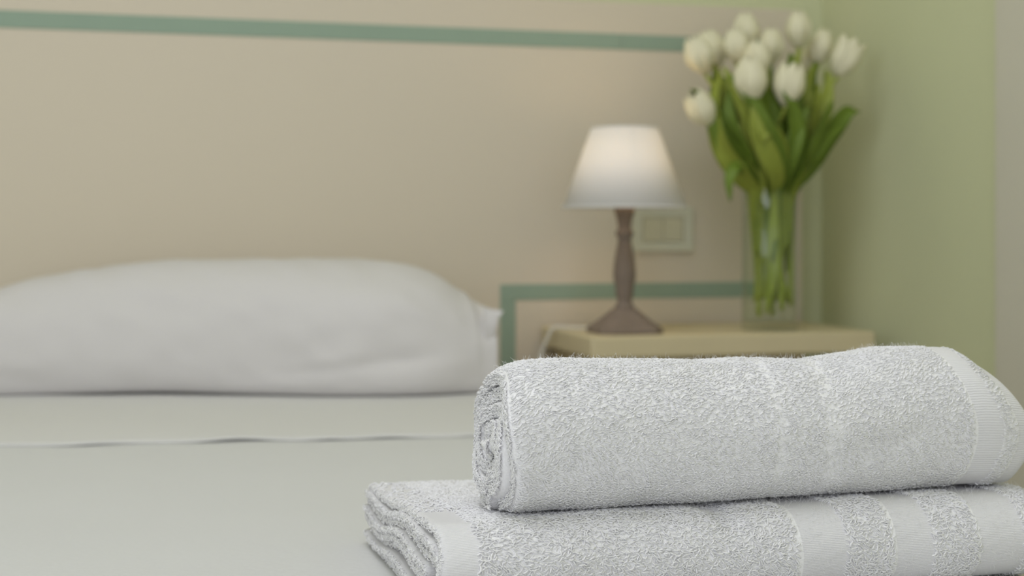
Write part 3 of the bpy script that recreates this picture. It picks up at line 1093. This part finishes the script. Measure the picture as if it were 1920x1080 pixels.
def tulip(i, pos, axis, kind, size, label, leaves):
    """pos: bloom centre relative to the vase foot; axis: direction the bloom points to"""
    t = empty('tulip', (VX, VY, TZ + .0006))
    tag(t, label, 'tulip', 'white tulips in the glass vase')
    pos = np.array(pos) - np.array([0, 0, .016 if i in (6, 7) else .009]); ax = np.array(axis, dtype=float); ax /= np.linalg.norm(ax)
    size *= 1.10
    bs = pos - ax * .027 * size
    g = i * 2.39996
    bot = np.array([-.041 * math.cos(g) * (.5 + .5 * ((i * 7) % 5) / 4), -.041 * math.sin(g) * (.5 + .5 * ((i * 3) % 4) / 3), .024 + .006 * ((i * 5) % 7)])
    rimp = np.array([pos[0] * .22, pos[1] * .22, .262])
    nrm = math.hypot(rimp[0], rimp[1])
    rimp[:2] += .014 * np.array([math.cos(g * 1.7), math.sin(g * 1.7)])
    rimp[:2] *= 1.25
    midp = .5 * (rimp + bs) + np.array([-pos[0] * .12, -pos[1] * .12, .012])
    low = .5 * (bot + rimp); low[:2] *= .95
    path = bez([bot, low, rimp, midp, bs - ax * .012, bs + ax * .002], 30)
    tv, tq = tube_np(path, np.linspace(.0045, .0034, len(path)), 10)
    link('stem', mesh_np('stem', tv, tq), M['stem'], t)
    q = Vector((0, 0, 1)).rotation_difference(Vector(ax))
    pout, pin = petals(kind)
    for k in range(6):
        o_ = bpy.data.objects.new('petal', pin if k % 2 else pout)
        COL.objects.link(o_)
        o_.parent = t
        o_.location = bs
        o_.rotation_mode = 'QUATERNION'
        o_.rotation_quaternion = q @ Matrix.Rotation(k * math.pi / 3 + i * .7, 3, 'Z').to_quaternion()
        o_.scale = (size, size, size)
    for pts, wd, mk, tw, fc in leaves:
        lv, lq = leaf_np(pts, wd, twist=tw, face=fc)
        link('leaf', mesh_np('leaf', lv, lq), M[mk], t)


FR = (-.15, -1, .15)
LF = (-.8, -.7, .2)
RF = (.8, -.7, .2)
tulip(0, (-.148, -.048, .390), (-.55, -.15, .75), 'half', 1.02, 'white tulip drooping lowest at the left of the bouquet, apart from the others',
      [([(-.03, -.01, .24), (-.075, -.03, .30), (-.118, -.046, .36), (-.140, -.046, .40), (-.168, -.040, .418)], .013, 'leaf', .3, LF)])
tulip(1, (-.137, -.008, .487), (-.45, -.1, .9), 'closed', 1.05, 'outermost upper left white tulip beside the green strip',
      [([(-.02, -.02, .23), (-.075, -.045, .27), (-.118, -.055, .325), (-.128, -.05, .39), (-.110, -.045, .455)], .022, 'leaf2', .5, LF)])
tulip(2, (-.096, .032, .500), (-.2, .1, 1), 'closed', 1.1, 'upper left white tulip, second in from the outermost left bloom',
      [([(-.02, 0, .24), (-.07, .0, .32), (-.098, .01, .40), (-.100, .012, .47)], .020, 'leaf', -.3, FR)])
tulip(3, (-.020, .052, .540), (-.05, .1, 1), 'closed', 1.0, 'tallest white tulip left of centre, top of the bouquet',
      [([(0, .02, .24), (-.03, .03, .34), (-.035, .03, .44), (-.01, .03, .49)], .019, 'leaf', .4, FR)])
tulip(4, (-.068, -.008, .505), (-.12, 0, 1), 'closed', .92, 'small white tulip tucked between the tallest bloom and the left pair',
      [([(-.02, -.02, .25), (-.05, -.06, .33), (-.085, -.07, .40), (-.115, -.06, .455)], .019, 'leaf2', .3, FR)])
tulip(5, (.013, .022, .510), (.1, .05, 1), 'closed', .98, 'white tulip in the middle of the upper row, right of the tallest',
      [([(.01, -.01, .24), (.022, -.03, .33), (.02, -.03, .42), (.035, -.01, .49)], .018, 'leaf', -.4, FR)])
tulip(6, (-.072, -.078, .445), (-.06, -.12, 1), 'closed', 1.22, 'large white tulip at the front centre left of the bouquet',
      [([(-.01, -.03, .25), (-.018, -.072, .31), (-.05, -.092, .345), (-.062, -.10, .325)], .021, 'leaf2', .2, (-.2, -1, .5)),
       ([(-.01, -.02, .24), (-.04, -.07, .34), (-.075, -.085, .40), (-.108, -.07, .44)], .016, 'leaf', .3, FR)])
tulip(7, (-.002, -.078, .438), (.15, -.12, 1), 'half', 1.12, 'round white tulip at the front centre right, petals parting at the tip',
      [([(.005, -.03, .24), (.02, -.07, .31), (.0, -.09, .38), (-.02, -.095, .415)], .019, 'leaf', -.3, FR),
       ([(.01, -.03, .23), (.045, -.06, .30), (.05, -.07, .37), (.062, -.065, .43)], .018, 'leaf2', .35, RF)])
tulip(8, (.062, .012, .541), (.04, 0, 1), 'closed', .98, 'tall upright white tulip standing alone at the top right of the bouquet',
      [([(.01, 0, .25), (.035, -.01, .36), (.045, -.005, .45), (.06, 0, .50)], .015, 'leaf2', .5, FR)])
tulip(9, (.117, .032, .515), (.25, .05, 1), 'closed', .95, 'white tulip at the upper right between the tall bloom and the outermost right bloom',
      [([(.015, .01, .25), (.06, .01, .34), (.085, .015, .42), (.10, .02, .48)], .018, 'leaf', -.4, FR)])
tulip(10, (.132, -.028, .487), (.45, -.05, .9), 'open', 1.06, 'outermost right white tulip with opening petals against the green wall',
      [([(.015, -.02, .23), (.06, -.045, .29), (.095, -.05, .35), (.125, -.05, .382), (.153, -.048, .386)], .022, 'leaf', .7, RF),
       ([(.02, -.02, .25), (.06, -.03, .33), (.088, -.03, .40), (.095, -.028, .46)], .019, 'leaf2', .3, RF)])
tulip(11, (.112, .072, .492), (.3, .15, 1), 'closed', .9, 'half hidden white tulip at the back right below the upper blooms',
      [([(.02, .02, .24), (.07, .03, .32), (.10, .04, .38), (.11, .045, .43)], .020, 'leaf', .3, RF)])
tulip(12, (-.036, -.026, .478), (0, -.05, 1), 'closed', 1.05, 'white tulip just above the large front bloom in the centre',
      [([(-.03, -.03, .25), (-.085, -.062, .285), (-.108, -.07, .265), (-.106, -.068, .225)], .012, 'leaf', .4, LF),
       ([(-.02, -.02, .24), (-.09, -.05, .30), (-.125, -.058, .35), (-.128, -.05, .40)], .021, 'leaf', .2, LF),
       ([(.0, -.03, .235), (-.03, -.08, .28), (-.065, -.092, .34), (-.075, -.09, .39)], .020, 'leaf2', .2, FR),
       ([(.02, -.03, .235), (.03, -.07, .29), (.055, -.08, .35), (.085, -.07, .40)], .020, 'leaf', .2, RF)])


# further leaves of the bunch, each growing from one of the stems
tul = [o for o in COL.objects if o.name.split('.')[0] == 'tulip']
EXTRA = [
    (12, [(-.010, -.022, .045), (-.009, -.030, .12), (-.008, -.033, .20), (-.014, -.05, .29)], .011, 'stem', .2, FR),
    (7, [(.003, -.018, .050), (.004, -.028, .13), (.004, -.033, .21), (.010, -.05, .29)], .010, 'leaf2', -.2, FR),
    (2, [(-.020, -.014, .055), (-.022, -.022, .13), (-.024, -.026, .21), (-.05, -.04, .29)], .010, 'leaf2', .2, FR),
    (10, [(.02, -.02, .24), (.055, -.04, .32), (.085, -.045, .40), (.098, -.04, .455)], .020, 'leaf2', .2, FR),
    (9, [(.02, .02, .24), (.06, .03, .33), (.09, .03, .41), (.10, .03, .47)], .022, 'leaf', .2, FR),
    (5, [(.01, .01, .24), (.02, .01, .34), (.01, .02, .42), (-.01, .02, .47)], .022, 'leaf', .2, FR),
    (8, [(.01, .01, .24), (.04, .02, .34), (.05, .02, .43), (.055, .02, .49)], .018, 'leaf', -.2, FR),
    (4, [(-.01, .01, .24), (-.05, .0, .33), (-.085, .0, .41), (-.105, .0, .465)], .020, 'leaf2', .2, FR),
    (6, [(-.005, -.03, .23), (-.012, -.075, .29), (-.05, -.095, .36), (-.095, -.085, .425)], .011, 'leaf', .3, FR),
    (6, [(-.030, -.016, .13), (-.032, -.022, .21), (-.05, -.05, .29), (-.085, -.06, .36)], .017, 'leaf2', .3, FR),
    (12, [(-.012, -.030, .12), (-.010, -.032, .22), (-.02, -.06, .30), (-.05, -.075, .37)], .017, 'leaf', .2, FR),
    (7, [(.012, -.030, .14), (.014, -.032, .22), (.022, -.06, .30), (.04, -.07, .37)], .017, 'leaf2', -.2, FR),
    (10, [(.030, -.016, .15), (.033, -.02, .23), (.06, -.05, .30), (.10, -.055, .36)], .016, 'leaf', .3, RF),
    (8, [(.034, -.004, .10), (.034, -.006, .22), (.05, -.02, .32), (.07, -.03, .42)], .013, 'leaf2', .3, FR),
    (3, [(-.01, .01, .24), (-.05, -.02, .31), (-.09, -.03, .38), (-.118, -.03, .435)], .019, 'leaf2', .3, FR),
    (5, [(.0, -.02, .24), (-.012, -.05, .32), (-.03, -.06, .39), (-.045, -.055, .43)], .021, 'leaf', -.3, FR),
    (8, [(.01, -.01, .24), (.03, -.04, .31), (.028, -.05, .38), (.035, -.045, .45)], .019, 'leaf', .3, FR),
    (9, [(.02, 0, .24), (.06, -.02, .30), (.09, -.02, .36), (.118, -.01, .40)], .023, 'leaf2', .3, RF),
    (9, [(.02, 0, .25), (.05, -.0, .35), (.07, .0, .43), (.085, .0, .47)], .018, 'leaf2', -.3, FR),
    (11, [(.02, .02, .24), (.05, .03, .32), (.06, .03, .40), (.07, .03, .46)], .021, 'leaf', .2, FR),
    (2, [(-.02, .02, .24), (-.06, .02, .31), (-.075, .03, .39), (-.07, .03, .45)], .022, 'leaf', .2, FR),
    (4, [(-.015, -.02, .24), (-.06, -.04, .29), (-.10, -.05, .34), (-.115, -.045, .39)], .022, 'leaf', .3, LF),
    (1, [(-.02, -.02, .25), (-.07, -.05, .30), (-.10, -.055, .36), (-.10, -.05, .42)], .018, 'leaf', -.2, LF),
    (10, [(.01, -.03, .24), (.035, -.06, .29), (.07, -.065, .33), (.11, -.06, .36)], .020, 'leaf', .4, RF),
    (7, [(.0, -.03, .24), (.005, -.07, .30), (.015, -.08, .35), (.035, -.08, .39)], .018, 'leaf', .3, FR),
    (3, [(.0, .02, .25), (.0, .03, .35), (.01, .04, .43), (.02, .04, .48)], .022, 'leaf', .1, FR),
]
for i, pts, wd, mk, tw, fc in EXTRA:
    lv, lq = leaf_np(pts, wd, twist=tw, face=fc)
    link('leaf', mesh_np('leaf', lv, lq), M[mk], tul[i])
